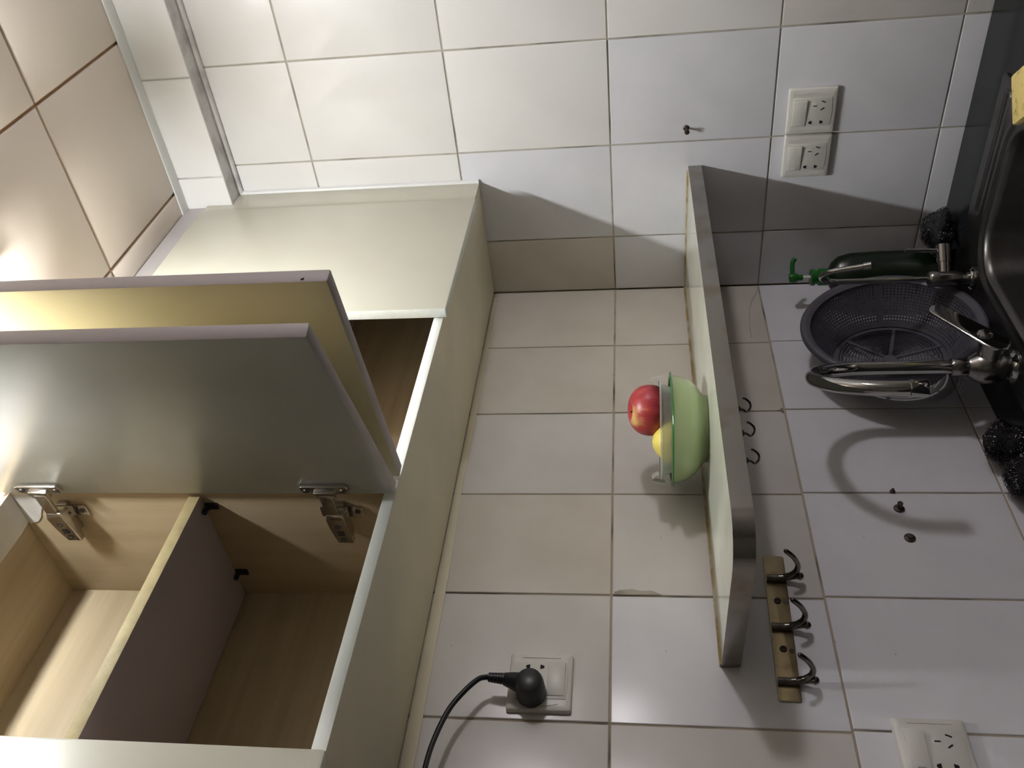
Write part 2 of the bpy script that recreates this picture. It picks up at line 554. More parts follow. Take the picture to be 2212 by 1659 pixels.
def rl(d, r, z, n=8):
    return [Vector((x, y, z)) for x, y in rrect(bx0 - d, bx1 + d, by0 - d, by1 + d, r, n)]


def rlo(d, r, z, n=8):
    return [Vector((x, y, z)) for x, y in rrect(ox0 + d, ox1 - d, oy0 + d, oy1 - d, r, n)]


zs = CT
MB().loops([rlo(0, .010, zs + .0004), rlo(0, .010, zs + .0035), rlo(.002, .009, zs + .0045),
            rl(.031, .095, zs + .0045), rl(.028, .092, zs + .0065), rl(.022, .088, zs + .0065), rl(.018, .085, zs + .0030),
            rl(.008, .075, zs + .0025), rl(.004, .072, zs + .0050), rl(.0, .068, zs + .0030), rl(-.003, .065, zs - .006),
            rl(-.008, .062, zs - .14), rl(-.02, .055, zs - .158), rl(-.05, .04, zs - .162)]).build('basin', 'steel', sink, fix=False, smooth=50)
MB().loops([[Vector((x, y, z)) for x, y in rrect(a, b, c, d, .008, 5)] for (a, b, c, d, z) in
            ((-.171, -.143, -.460, -.235, zs + .0046), (-.170, -.144, -.459, -.236, zs + .0062), (-.166, -.148, -.455, -.240, zs + .0062),
             (-.164, -.150, -.453, -.242, zs + .0048))]).build('drain_groove', 'steel', sink, fix=False)
MB().lathe([(0.045, 0), (0.045, .003), (.036, .004), (.03, .001), (.006, .001), (.006, .003), (0, .003)], (-.46, -.30, zs - .162), n=28).build('drain', 'chrome_dull', sink)

# ------------------------------------------------------------------ wall cabinet
cab = thing('wall_cabinet', 'cream painted wall cabinet with two doors swung open over the tiles', 'cabinet', (-0.98, -0.13, 0.265))
FY = -0.262                    # front of the carcass
ZB = 0.265
XL, XR = -1.94, -0.0505
MB().box(XL, -0.002, FY, -0.0025, ZB, ZB + 0.016).build('bottom_panel', 'cream_under', cab, bevel=0.001,
    mats=['white_edge', 'wood_along'], pick=lambda n, c: 1 if n.y < -0.6 else 2 if n.z > 0.6 else 0)
MB().box(XL, XR, FY, -0.0025, 0.808, 0.826).build('top_panel', 'wood_along', cab, smooth=0)
rail = MB()
rail.prism([(XL + .02, FY - .001), (-.8515, FY - .001), (-.8515, -.2055), (-.87, -.203), (-.93, -.205), (-1.0, -.2035), (-1.19, -.205), (XL + .02, -.204)],
           (0, 0, 0.8045), (1, 0, 0), (0, 1, 0), (0, 0, 1), .0034)
rail.prism([(FY + .002, .78), (-.25, .772), (-.238, .768), (-.226, .776), (-.215, .781), (-.205, .790), (-.2, .8044), (FY + .002, .8044)],
           (-.8512, 0, 0), (0, 1, 0), (0, 0, 1), (1, 0, 0), .001)
rail.build('top_rail', 'rail_paint', cab, smooth=0)
MB().box(XL, XR, -0.050, -0.042, ZB + 0.016, 0.808).build('back_panel', 'wood_along', cab, smooth=0)
for xa in (-0.850, -1.222, -1.93, -1.585):
    MB().box(xa, xa + 0.018, FY + 0.0005, -0.050, ZB + 0.016, 0.808).build('divider', 'wood_vertical', cab, bevel=0.0006,
        mats=['white_edge'], pick=lambda n, c: 1 if n.y < -0.6 else 0)
# inner shelves: the visible one rests on four pegs, a narrow gap before the divider
for (xa, xb) in ((-1.203, -0.8535), (-0.829, -0.06)):
    sh = MB().box(xa, xb, FY + 0.003, -0.0515, 0.5305, 0.5465).build('inner_shelf', 'shelf_under_unlit', cab, bevel=0.0006,
        mats=['shelf_edge', 'wood_along'], pick=lambda n, c: 1 if n.y < -0.6 else 2 if n.z > 0.6 else 0)
    for sxp in ((xb + .0032, -1), (xa - .0008, 1)):
        for yp in (-0.238, -0.100):
            MB().tube([(sxp[0], yp, .5268), (sxp[0] + .014 * sxp[1], yp, .5268)], .0034, 8).obox(
                (sxp[0] + .001 * sxp[1], yp, .5215), (0, 1, 0), (0, 0, 1), (1, 0, 0), .005, .0085, .0015).build('shelf_peg', 'black_plastic', sh)
MB().box(-1.94, -0.052, -0.264, -0.248, 0.8265, CEIL - .001).build('crown_strip', 'crown_bluelit', cab, bevel=0.0008)
MB().prism([(0 - .0005, ZB - .001), (-.11, ZB - .001), (-.11, .826), (-.051, .826), (-.051, .7715), (-.0005, .7715)],
           (0, -0.2685, 0), (1, 0, 0), (0, 0, 1), (0, 1, 0), .0063).build('filler_strip', 'cream_paint', cab, bevel=0.001)
MB().tube([(-.003, -.2685, ZB), (-.004, -.2690, .5), (-.003, -.2685, .77)], .0055, 8).build('caulk', 'trim_white', cab)
MB().prism([(-.02, .2635), (-1.30, .2635), (-1.30, .246), (-1.0, .2455), (-.75, .2475), (-.6, .252), (-.3, .253), (-.02, .256)],
           (0, -0.0012, 0), (1, 0, 0), (0, 0, 1), (0, 1, 0), .0012).build('paint_smear', 'cream_under', cab, smooth=0)


def slab_door(name, p0, d, n, wid, z0, z1, t, face_in, face_out, bev=0.0022):
    """door leaf: p0 = hinge corner of the face that looks along n, d = towards its free edge"""
    p0, d, n = Vector((p0[0], p0[1], 0)), Vector((d[0], d[1], 0)).normalized(), Vector((n[0], n[1], 0)).normalized()
    c = p0 + d * wid / 2 - n * t / 2 + Vector((0, 0, (z0 + z1) / 2))
    return MB().obox(c, d, n, (0, 0, 1), wid / 2, t / 2, (z1 - z0) / 2).build(
        name, 'door_edge_bluelit', cab, bevel=bev, mats=[face_in, face_out],
        pick=lambda nn, cc: 1 if nn.dot(n) > 0.8 else 2 if nn.dot(n) < -0.8 else 0)


blind = slab_door('fixed_panel', (-0.097, -0.282), (-1, 0), (0, -1), 0.371, 0.258, 0.818, 0.0175, 'cream_paint', 'cream_paint')
for p in blind.data.polygons:                                    # its painted edge is white
    if p.material_index == 0: p.material_index = 3
blind.data.materials.append(MATS['white_edge'])
for xa in (-1.201, -1.570):
    dd = slab_door('closed_door', (xa, -0.282), (-1, 0), (0, -1), 0.366, 0.258, 0.818, 0.0175, 'cream_paint', 'cream_paint', 0.004)
    for p in dd.data.polygons:
        p.material_index = 1
D2 = Vector((-0.318, -0.948, 0)).normalized(); N2 = Vector((-0.948, 0.318, 0)).normalized(); P2 = Vector((-0.8605, -0.2715, 0))
D1 = Vector((-0.172, -0.985, 0)).normalized(); N1 = Vector((-0.985, 0.172, 0)).normalized(); P1 = Vector((-0.829, -0.270, 0))
door2 = slab_door('open_door', P2, D2, N2, 0.345, 0.2625, 0.815, 0.0175, 'door_inside', 'door_yellow_lit')
door1 = slab_door('open_door', P1, D1, N1, 0.342, 0.2625, 0.815, 0.0185, 'door_yellow_lit', 'door_inside')
door2['label'] = 'open cabinet door showing its grey inner face and two steel hinges'
door1['label'] = 'open cabinet door showing its cream outer face with yellow light in its colour'


def hinge(door, P, d, n, s, xface, zc):
    """concealed hinge: flange on the door, link, arm and mounting plate on the divider (s = -1: left of it)"""
    Z = Vector((0, 0, 1)); zv = Vector((0, 0, zc)); X = Vector((s, 0, 0)); Y = Vector((0, 1, 0))
    c = P + d * 0.021 + zv
    fl = MB()
    fl.prism(rrect(-.031, .031, -.008, .010, .004, 3), c + n * 0.0002, Z, d, n, .0055)
    fl.obox(c + n * .007 - d * .004, Z, d, n, .013, .007, .004)
    fl.build('hinge_flange', 'hinge_steel', door, bevel=.0006)
    for q in (-.024, .024):
        MB().lathe([(.0042, 0), (.0038, .0012), (.0014, .0014), (.0010, .0006), (0, .0006)], c + Z * q + n * .0057, n, 10).build('screw', 'screw_dark', door)
    a0 = P + d * .012 + n * .010 + zv
    a1 = Vector((xface + s * .024, FY + .012, zc - .002))
    dv = (a1 - a0)
    dn = dv.normalized()
    MB().obox((a0 + a1) / 2, dn, Z, dn.cross(Z), dv.length / 2 + .004, .0085, .0028).build('hinge_link', 'hinge_steel', door, bevel=.0012)
    # tapered arm along the divider
    arm = MB()
    prof = [(-.250, .027, .0105, .015), (-.240, .029, .0125, .018), (-.222, .026, .0125, .016), (-.200, .022, .0115, .012), (-.186, .019, .0105, .008)]
    L = []
    for (y, off, hz, dp) in prof:
        L.append([Vector((xface + s * off, y, zc - .004 + hz)), Vector((xface + s * off, y, zc - .004 - hz)),
                  Vector((xface + s * (off - dp), y, zc - .004 - hz)), Vector((xface + s * (off - dp), y, zc - .004 + hz))])
    arm.loops(L, True, True).build('hinge_arm', 'hinge_steel', door, bevel=.0012)
    for yq in (-.228, -.198):
        off = .0265 if yq < -.21 else .0213
        MB().lathe([(.0048, 0), (.0044, .0012), (.0016, .0014), (.0012, .0004), (0, .0004)], (xface + s * off, yq, zc - .004), X, 10).build('screw', 'screw_dark', door)
    MB().obox((xface + s * .0245, -.213, zc - .004), Y, Z, X, .006, .004, .0006).build('slot', 'slot_black', door)
    mp_ = MB()
    mp_.obox((xface + s * .005, -.222, zc - .004), Y, Z, X, .026, .0075, .0048)
    mp_.prism(rrect(-.029, .029, -.009, .010, .003, 3), Vector((xface + s * .0003, -.230, zc - .004)), Z, Y, X, .0025)
    mp_.build('hinge_plate', 'hinge_steel', door, bevel=.0007)
    for q in (-.021, .021):
        MB().lathe([(.004, 0), (.0036, .001), (.0012, .0012), (0, .0006)], (xface + s * .0028, -.230, zc - .004 + q), X, 10).build('screw', 'screw_dark', door)


for zc in (0.737, 0.347):
    hinge(door2, P2, D2, N2, -1, -0.850, zc)
    hinge(door1, P1 - N1 * 0.0185, D1, -N1, 1, -0.832, zc)
for (dr, P, d, n, t) in ((door1, P1, D1, N1, .0185),):
    MB().obox(P + d * .3419 - n * .004 + Vector((0, 0, .290)), (0, .3, 1), n, d, .0028, .0011, .0004).build('chip', 'slot_black', dr)

# ------------------------------------------------------------------ corner shelf
shelf = thing('corner_shelf', 'white stone corner shelf with a steel edge band under the cabinet', 'shelf', (-0.45, -0.14, -0.171))
SZ0, SZ1 = -0.172, -0.148


def shelf_outline(d):
    pts = [(-0.0015, -0.0015), (-0.0015, -0.280 + d)]
    # front edge, rounded corner, slanted end
    P0, P1_, P2_ = Vector((-0.0015, -0.280 + d)), Vector((-0.945 + d * 1.05, -0.280 + d)), Vector((-0.920 + d * .95, -0.0015))
    u, v = (P0 - P1_).normalized(), (P2_ - P1_).normalized()
    R = 0.055 - d * .5
    ang = u.angle(v) / 2
    L_ = R / math.tan(ang)
    A, B_ = P1_ + u * L_, P1_ + v * L_
    Cc = P1_ + (u + v).normalized() * (R / math.sin(ang))
    a0 = math.atan2(A.y - Cc.y, A.x - Cc.x); a1 = math.atan2(B_.y - Cc.y, B_.x - Cc.x)
    if a1 > a0: a1 -= 2 * math.pi
    if a0 - a1 > math.pi: a0 -= 2 * math.pi; a0, a1 = a0, a1
    arc = [(Cc.x + R * math.cos(a0 + (a1 - a0) * k / 10), Cc.y + R * math.sin(a0 + (a1 - a0) * k / 10)) for k in range(11)]
    return pts, arc, [(P2_.x, P2_.y)]


a_, b_, c_ = shelf_outline(0.0012)
MB().prism(a_ + b_ + c_, (0, 0, SZ0), (1, 0, 0), (0, 1, 0), (0, 0, 1), SZ1 - SZ0).build('slab', 'shelf_white', shelf, smooth=30)
po, ao, co = shelf_outline(0.0)
pi_, ai, ci = shelf_outline(0.0014)
outer = [po[1]] + ao + co
inner = [pi_[1]] + ai + ci
bd = MB()
n_ = len(outer)
vs = [Vector((x, y, z)) for z in (SZ0 - .001, SZ1 + .0006) for (x, y) in outer] + [Vector((x, y, z)) for z in (SZ0 - .001, SZ1 + .0006) for (x, y) in inner]
fs = []
for k in range(n_ - 1):
    fs.append((k, k + 1, n_ + k + 1, n_ + k))
    fs.append((2 * n_ + k, 3 * n_ + k, 3 * n_ + k + 1, 2 * n_ + k + 1))
    fs.append((n_ + k, n_ + k + 1, 3 * n_ + k + 1, 3 * n_ + k))
    fs.append((k, 2 * n_ + k, 2 * n_ + k + 1, k + 1))
bd.add(vs, fs).build('edge_band', 'steel_band', shelf, smooth=35)
MB().tube([(-.002, -.27, SZ1 + .0005), (-.002, -.002, SZ1 + .0005), (-.30, -.002, SZ1 + .001), (-.6, -.002, SZ1 + .0005), (-.918, -.002, SZ1 + .0005)], .0028, 6).build('sealant', 'sealant', shelf)
for k in range(5):
    a = ai[2 + k * 2]
    MB().lathe([(.0016, 0), (.0012, .0005), (0, .0006)], (a[0], a[1], SZ1 + .0002), (0, 0, 1), 8).build('tack', 'screw_dark', shelf)

# small wire hooks stuck under the shelf edge
hk = None
for k, (x, lab) in enumerate(((-0.705, 'thin wire hook under the shelf edge, nearest the room corner'),
                              (-0.752, 'thin wire hook under the shelf edge, middle of three'),
                              (-0.802, 'thin wire hook under the shelf edge, nearest the hook rail'))):
    if hk is None:
        pts = spline([(x, -.270, SZ0 - .001), (x, -.270, SZ0 - .007), (x - .001, -.267, SZ0 - .013), (x, -.272, SZ0 - .0175), (x + .001, -.280, SZ0 - .0165),
                      (x + .002, -.286, SZ0 - .011), (x + .002, -.288, SZ0 - .007)], 6)
        hk = MB().tube(pts, .0015, 8).lathe([(.006, 0), (.006, .0015), (.003, .004)], (x, -.270, SZ0 - .0012), (0, 0, -1), 12).build(
            'wire_hook', 'hook_metal', org=(x, -.262, SZ0))
        tag(hk, lab, 'hook', 'wire hooks under the shelf')
        x_first = x
    else:
        o = hk.copy(); COL.objects.link(o)
        o.location = hk.location + Vector((x - x_first, 0, 0))
        tag(o, lab, 'hook', 'wire hooks under the shelf')

# ------------------------------------------------------------------ bowl, container, fruit
BC = Vector((-0.571, -0.113, SZ1 + .0004))
bowl = thing('fruit_bowl', 'pale green enamel bowl with a dark green rim on the shelf', 'bowl', BC)
MB().lathe([(.046, .0), (.052, .0), (.0535, .005), (.062, .0105), (.0715, .019), (.0785, .030), (.0830, .042), (.0850, .053),
            (.0835, .053), (.0812, .042), (.0768, .031), (.069, .0205), (.058, .0125), (.040, .0105), (.0, .010)], BC, n=56).build('body', 'enamel_green', bowl, fix=False, smooth=60)
MB().lathe([(.0845, .0525), (.0895, .0528), (.0905, .0540), (.0895, .0555), (.0850, .0558), (.0830, .0545), (.0845, .0525)], BC, n=56, close=False).build('rim', 'enamel_rim', bowl, fix=False, smooth=60)

VR = Vector((0.637, -0.77, 0)).normalized()      # long side of the box
VF = Vector((0.77, 0.637, 0)).normalized()
box_ = thing('plastic_container', 'translucent plastic food box with side clips standing in the green bowl', 'container', BC + Vector((0, 0, .017)))


def cl(hx, hy, r, z):
    return [BC + VR * x + VF * y + Vector((0, 0, z)) for x, y in rrect(-hx, hx, -hy, hy, r, 5)]


MB().loops([cl(.050, .038, .015, .0172), cl(.052, .040, .016, .018), cl(.068, .048, .018, .060), cl(.070, .050, .018, .0685), cl(.076, .055, .018, .0690),
            cl(.0765, .0555, .018, .0715), cl(.0690, .0490, .017, .0718), cl(.0668, .0468, .017, .060), cl(.0508, .0388, .015, .0195), cl(.049, .037, .014, .0188)],
           True, True).build('body', 'clear_plastic', box_, fix=False, smooth=50)
for s in (-1, 1):
    c0 = BC + VR * (s * .0765) + Vector((0, 0, .070))
    cm = MB()
    L = []
    for (dx, dz) in ((-.006, .0735), (-.004, .0800), (.000, .0845), (.0035, .0835), (.0050, .0760), (.0062, .0700), (.0072, .0640)):
        q = BC + VR * (s * (.0765 + dx)) + Vector((0, 0, dz))
        L.append((q - VF * .030, q + VF * .030))
    th = VR * (s * .0012)
    vs = [p for a, b in L for p in (a, b)] + [p - th for a, b in L for p in (a, b)]
    m = len(L) * 2
    fs = []
    for k in range(len(L) - 1):
        fs += [(2 * k, 2 * k + 1, 2 * k + 3, 2 * k + 2), (m + 2 * k, m + 2 * k + 2, m + 2 * k + 3, m + 2 * k + 1),
               (2 * k, 2 * k + 2, m + 2 * k + 2, m + 2 * k), (2 * k + 1, m + 2 * k + 1, m + 2 * k + 3, 2 * k + 3)]
    fs += [(0, m, m + 1, 1), (m - 2, m - 1, 2 * m - 1, 2 * m - 2)]
    cm.add(vs, fs).build('clip', 'clear_plastic', box_, smooth=50)

AP = BC + Vector((.0185, -.0230, .0835)) + VF * .008
apple = MB()
prof = []
for k in range(25):
    a = math.pi * k / 24
    r = math.sin(a)
    rad = .0405 * (r ** 0.86) * (1 + .07 * math.cos(a))
    h = .037 * math.cos(a)
    if k < 8: h -= .0125 * max(0, 1 - rad / .020) ** 1.4
    if k > 16: h += .008 * max(0, 1 - rad / .016) ** 1.5
    prof.append((rad, h))
ap_ax = Vector((-0.16, -0.14, 0.97)).normalized()
at = thing('apple', 'red apple with a yellow patch by the stalk, in the plastic box', 'apple', AP - Vector((0, 0, .037)))
ao_ = MB().lathe(prof[::-1], AP - (AP - Vector((0, 0, .037))) + AP - Vector((0, 0, .037)), ap_ax, 40).build('skin', 'apple_skin', at, smooth=80)
# shift the skin's own origin to its middle so its colouring follows it
for v in ao_.data.vertices: v.co -= Vector((0, 0, .037))
ao_.location = (0, 0, .037)
s0 = AP + ap_ax * .0235
MB().tube([s0, s0 + ap_ax * .006 + Vector((-.001, 0, 0)), s0 + ap_ax * .0105 + Vector((-.003, .001, 0))], [.0012, .0011, .0016], 7).build('stalk', 'stalk', at)

LP = BC - VR * .0205 - VF * .0135 + Vector((0, 0, .0535))
lm = MB()
lp = [(0, -.0385), (.005, -.0375), (.013, -.0325), (.024, -.0215), (.031, -.008), (.0325, .002), (.030, .014), (.022, .0260), (.012, .0340), (.006, .0385), (.004, .0410), (0, .0418)]
lp = [(r_ * .93, h_ * .87) for r_, h_ in lp]
tag(lm.lathe(lp, LP, (0.637, -0.77, 0.0), 32).build('lemon', 'lemon_skin', org=LP - Vector((0, 0, .033)), smooth=80), 'yellow lemon beside the apple in the plastic box', 'lemon')

# ------------------------------------------------------------------ electrical plates
def outlet(label, corner, u, n, flip=False, tilt=0.0, rock=1):
    """corner = centre of the plate on the wall; u = to the right along the wall; n = out of the wall"""
    u, n = Vector(u), Vector(n)
    v = Vector((0, 0, 1))
    if flip: u, v = -u, -v
    c = Vector(corner)
    t = thing('socket_plate', label, 'socket', c - Vector((0, 0, .043)), 'socket plates on the tiles')
    mm = lambda x: x * .001
    fr = MB()
    L = []
    for (h, r, d) in ((43, 3, .0006), (43, 3, .0045), (41.5, 3, .0075), (38.5, 3, .0088), (34.5, 3, .0092)):
        L.append([c + u * mm(x) + v * mm(y) + n * d for x, y in rrect(-h, h, -h, h, r, 4)])
    fr.loops(L, True, True).build('frame', 'outlet_plastic', t, smooth=35)
    ins = MB()
    # slightly bowed upper and lower edges, as on the real plate
    poly = [(-27, -33)] + [(-27 + 54 * k / 8, -33 - 2.0 * math.sin(math.pi * k / 8)) for k in range(1, 8)] + [(27, -33), (27, 35)] + \
           [(27 - 54 * k / 8, 35 + 2.0 * math.sin(math.pi * k / 8)) for k in range(1, 8)] + [(-27, 35)]
    ins.prism([(mm(x), mm(y)) for x, y in poly], c + n * .0088, u, v, n, .0012).build('insert', 'outlet_plastic', t, bevel=.0004)
    for s in (-1, 1):     # raised crescent on both sides
        pl = [(s * 33 + s * 1.0, -26 + 52 * k / 10) for k in range(11)] + [(s * (33 + 1.0 + 3.2 * math.sin(math.pi * k / 10)), 26 - 52 * k / 10) for k in range(1, 10)]
        MB().prism([(mm(x), mm(y)) for x, y in pl], c + n * .0085, u, v, n, .0014).build('crescent', 'outlet_plastic', t, smooth=30)
    # rocker: wedge lifted on one side
    cen = c + u * mm(-2) + v * mm(22)
    rk = MB()
    a, b = mm(24), mm(11.5)
    lo, hi = (.0014, .0045) if rock > 0 else (.0045, .0014)
    vs = [cen + u * x + v * y + n * .0098 for x, y in ((-a, -b), (a, -b), (a, b), (-a, b))]
    vs += [cen + u * x + v * y + n * (.0098 + hh) for x, y, hh in ((-a, -b, lo), (a, -b, hi), (a, b, lo), (-a, b, lo))]
    vs[6] = cen + u * a + v * b + n * (.0098 + hi * .55)
    rk.add(vs, [(3, 2, 1, 0), (4, 5, 6, 7), (0, 1, 5, 4), (1, 2, 6, 5), (2, 3, 7, 6), (3, 0, 4, 7)])
    rk = rk.build('rocker', 'outlet_plastic', t, bevel=.0005)
    MB().obox(cen + u * mm(-21) + n * .0117, v, u, n, .0045, .0007, .0005).build('mark', 'caulk_grey', rk)
    gp = MB()
    for x0, x1, y0, y1 in ((-26.5, 22.6, 10.0, 10.3), (-26.5, -26.2, 10, 34), (22.3, 22.6, 10, 34)):
        gp.add([c + u * mm(x) + v * mm(y) + n * z for z in (.0095, .01015) for (x, y) in ((x0, y0), (x1, y0), (x1, y1), (x0, y1))],
               [(3, 2, 1, 0), (4, 5, 6, 7), (0, 1, 5, 4), (1, 2, 6, 5), (2, 3, 7, 6), (3, 0, 4, 7)])
    gp.build('rocker_gap', 'screw_dark', t, smooth=0)
    MB().lathe([(.0066, 0), (.0066, .0003), (.0062, .0004), (0, .0004)], c + u * mm(11) + v * mm(-4) + n * .00985, n, 20).build('earth_ring', 'outlet_plastic', t)
    for (x0, y0, x1, y1) in ((11, -.5, 11, -7.5), (20, -15, 17, -22), (3, -14.5, 7.2, -20.5)):
        A, B_ = c + u * mm(x0) + v * mm(y0), c + u * mm(x1) + v * mm(y1)
        d = (B_ - A)
        MB().obox((A + B_) / 2 + n * .0101, d, n.cross(d), n, d.length / 2, .00095, .0003).build('pin_slot', 'slot_black', t, smooth=0)
    for (x, y, s) in ((-20, 2.0, 1), (-20, -18.0, -1)):
        q = [(-3.4, -3.0 * s), (3.4, -3.0 * s), (3.0, -1.6 * s)] + [(2.6 * math.cos(math.pi * k / 8), (-.5 + 3.2 * math.sin(math.pi * k / 8)) * s) for k in range(9)] + [(-3.0, -1.6 * s)]
        if s < 0: q = q[::-1]
        MB().prism([(mm(a_), mm(b2)) for a_, b2 in q], c + u * mm(x) + v * mm(y) + n * .0099, u, v, n, .0005).build('pin_hole', 'slot_black', t, smooth=0)
    return t


outlet('cream socket plate of the touching pair on the right wall, farther from the corner', (-.0003, -.3785, -.3665), (0, -1, 0), (-1, 0, 0), rock=1)
outlet('cream socket plate of the touching pair on the right wall, nearer the corner', (-.0003, -.2905, -.3665), (0, -1, 0), (-1, 0, 0), rock=1)
outlet('cream socket plate above the shelf holding the black plug', (-.9535, -.0003, .0930), (1, 0, 0), (0, -1, 0), flip=True, rock=-1)
outlet('cream socket plate cut off by the photo edge, lower than the hook rail', (-1.030, -.0003, -.3890), (1, 0, 0), (0, -1, 0), rock=1)

# plug and cord
plug = thing('power_cord', 'black mains plug with a cord rising from its ribbed neck', 'plug', (-.975, -.012, .08))
PB = Vector((-.975, -.0105, .103))
NY = Vector((0, -1, 0))
MB().lathe([(.0195, 0), (.0205, .004), (.0195, .016), (.0185, .030), (.0165, .036), (.010, .0385), (0, .039)], PB, NY, 28).build('plug_body', 'black_plastic', plug, smooth=50)
nk = [PB + NY * .022 + Vector((.002, 0, .010)), PB + NY * .022 + Vector((.006, 0, .024)), PB + NY * .022 + Vector((.008, 0, .034))]
MB().tube(nk, [.0145, .0110, .0085], 16).build('plug_neck', 'black_plastic', plug)
rb = MB()
for k in range(6):
    p = PB + NY * .022 + Vector((.008 + .0003 * k, 0, .035 + .0038 * k))
    rb.lathe([(.0055, -.0012), (.0078 - .0003 * k, -.0012), (.0078 - .0003 * k, .0012), (.0055, .0012)], p, (0.05, 0, 1), 14)
rb.tube([PB + NY * .022 + Vector((.008, 0, .033)), PB + NY * .022 + Vector((.010, 0, .056))], .0055, 12)
rb.build('strain_relief', 'black_plastic', plug)
MB().tube(spline([PB + NY * .022 + Vector((.010, 0, .054)), (-.9665, -.034, .163), (-.972, -.037, .172), (-.993, -.040, .188), (-1.020, -.042, .203), (-1.060, -.045, .214), (-1.10, -.05, .218),
                  (-1.16, -.06, .216), (-1.26, -.08, .19), (-1.40, -.09, .10), (-1.55, -.08, -.2), (-1.62, -.06, -.55), (-1.63, -.06, CT + .004)], 8), .0036, 10).build('cord', 'black_plastic', plug)

# ------------------------------------------------------------------ hook rail
rail_t = thing('hook_rail', 'brass coloured hook rail with three dark hooks below the shelf', 'hook rail', (-.85, -.001, -.25))
U_ = Vector((1, 0, -.034)).normalized(); V_ = Vector((.034, 0, 1)).normalized()
RC = Vector((-.8495, -.0006, -.2338))
MB().prism(rrect(-.1185, .1185, -.0148, .0148, .004, 4), RC, U_, V_, NY, .0016).build('plate', 'brass_plate', rail_t, bevel=.0003)
for s in (.038, -.041):
    MB().lathe([(.0052, 0), (.0048, .0016), (.0020, .0024), (.0012, .0014), (0, .0014)], RC + U_ * s + V_ * .001 + NY * .0014, NY, 16).build('screw', 'rust_metal', rail_t)
    MB().lathe([(.0040, 0), (.0038, .0004), (0, .0005)], RC + U_ * (s - .002) - V_ * .0105 + NY * .0015, NY, 14).build('hole', 'rust_metal', rail_t)
hook_d = None
for s in (.0745, -.0085, -.0925):
    c = RC + U_ * s
    ho = MB()
    ho.tube([c + V_ * .0135 + NY * .0058, c - V_ * .010 + NY * .0058], .0052, 14)
    pts = spline([c - V_ * .004 + NY * .007, c - V_ * .014 + NY * .010, c - V_ * .0255 + NY * .022, c - V_ * .0275 + NY * .036, c - V_ * .022 + NY * .050, c - V_ * .0145 + NY * .060, c - V_ * .0085 + NY * .066], 6)
    ho.tube(pts, [.0050] * 8 + [.0042] * 10 + [.0036] * (len(pts) - 18), 12)
    ho.lathe([(0, -.0036), (.0025, -.0026), (.0036, 0), (.0025, .0026), (0, .0036)], pts[-1], (pts[-1] - pts[-2]), 12)
    ho.tube([c - V_ * .010 + NY * .006, c - V_ * .022 + NY * .010, c - V_ * .029 + NY * .014 - U_ * .002], [.0050, .0040, .0034], 12)
    ho.lathe([(0, -.0058), (.0040, -.0042), (.0058, 0), (.0040, .0042), (0, .0058)], c - V_ * .032 + NY * .015 - U_ * .002, (0, 0, 1), 14)
    ho.build('hook', 'hook_metal', rail_t, smooth=60)

# ------------------------------------------------------------------ screws and the nail
def anchor(label, x, z, r, pro):
    tag(MB().lathe([(r, 0), (r, .0012), (r * .8, .0022), (r * .45, .0026), (r * .42, pro), (r * .55, pro + .0006), (r * .5, pro + .0018), (0, pro + .0020)],
                   (x, -.0003, z), NY, 16).build('wall_screw', 'rust_metal', org=(x, 0, z - r), smooth=35), label, 'screw', 'rusty screws left in the wall')


anchor('tiny rusty screw head on the vertical tile joint', -.598, -.437, .0042, .004)
anchor('rusty wall anchor with a screw head standing out of it', -.634, -.4385, .0082, .011)
anchor('flat rusty wall anchor with no screw standing out, bottommost of three in the photo', -.6925, -.4405, .0082, .0036)
nail_pts = [(0, -.357, -.1420), (-.018, -.357, -.1425)]
tag(MB().tube(nail_pts, .0024, 10).lathe([(.0048, 0), (.0048, .0022), (.002, .003), (0, .003)], (-.018, -.357, -.1425), (-1, 0, 0), 14).lathe(
    [(.006, 0), (.005, .0012), (.003, .0016)], (-.0003, -.357, -.142), (-1, 0, 0), 12).build('nail', 'rust_metal', org=(0, -.357, -.148)),
    'single short nail sticking out of the right wall', 'nail')

# ------------------------------------------------------------------ taps
F2 = Vector((-.440, -.122, CT + .0048))
tap = thing('kitchen_tap', 'large chrome mixer tap with a swan neck and flat lever handle', 'tap', F2)
Zv = Vector((0, 0, 1))
MB().lathe([(.027, 0), (.027, .004), (.022, .007), (.0205, .010)], F2, n=32).build('base_flange', 'chrome', tap)
MB().lathe([(.0190, .009), (.0195, .016), (.0250, .024), (.0280, .034), (.0275, .050), (.0230, .062), (.0170, .069), (.0160, .072)], F2, n=32).build('valve_body', 'chrome_dull', tap, smooth=50)
MB().lathe([(.0142, .070), (.0150, .072), (.0150, .094), (.0138, .096)], F2, n=28).build('collar', 'chrome_dull', tap)
sd = Vector((-.170, -.100, 0)).normalized()
R_ = .0985
zc_ = -.4085 - F2.z
pts = [F2 + Zv * .088, F2 + Zv * (zc_ * .5), F2 + Zv * zc_]
for k in range(1, 25):
    a = math.pi * k / 24
    pts.append(F2 + Zv * (zc_ + R_ * math.sin(a)) + sd * (R_ - R_ * math.cos(a)))
tip = pts[-1]
pts.append(tip - Zv * .012)
MB().tube(pts, .0112, 20).build('spout', 'chrome', tap, smooth=60)
MB().lathe([(.0108, 0), (.0128, -.001), (.0128, -.024), (.0115, -.026), (.0095, -.026), (.009, -.020), (0, -.020)], tip - Zv * .011, n=24).build('aerator', 'chrome', tap)
hb = F2 + Zv * .040
hd = Vector((.10, -.98, .06)).normalized()
MB().tube([hb + hd * .015, hb + hd * .046], .0185, 20).build('cartridge', 'chrome_dull', tap)
hroot = hb + hd * .047 + Vector((.008, 0, .006))
ha = Vector((.80, -.02, .60)).normalized()
hn = (hd - ha * hd.dot(ha)).normalized()
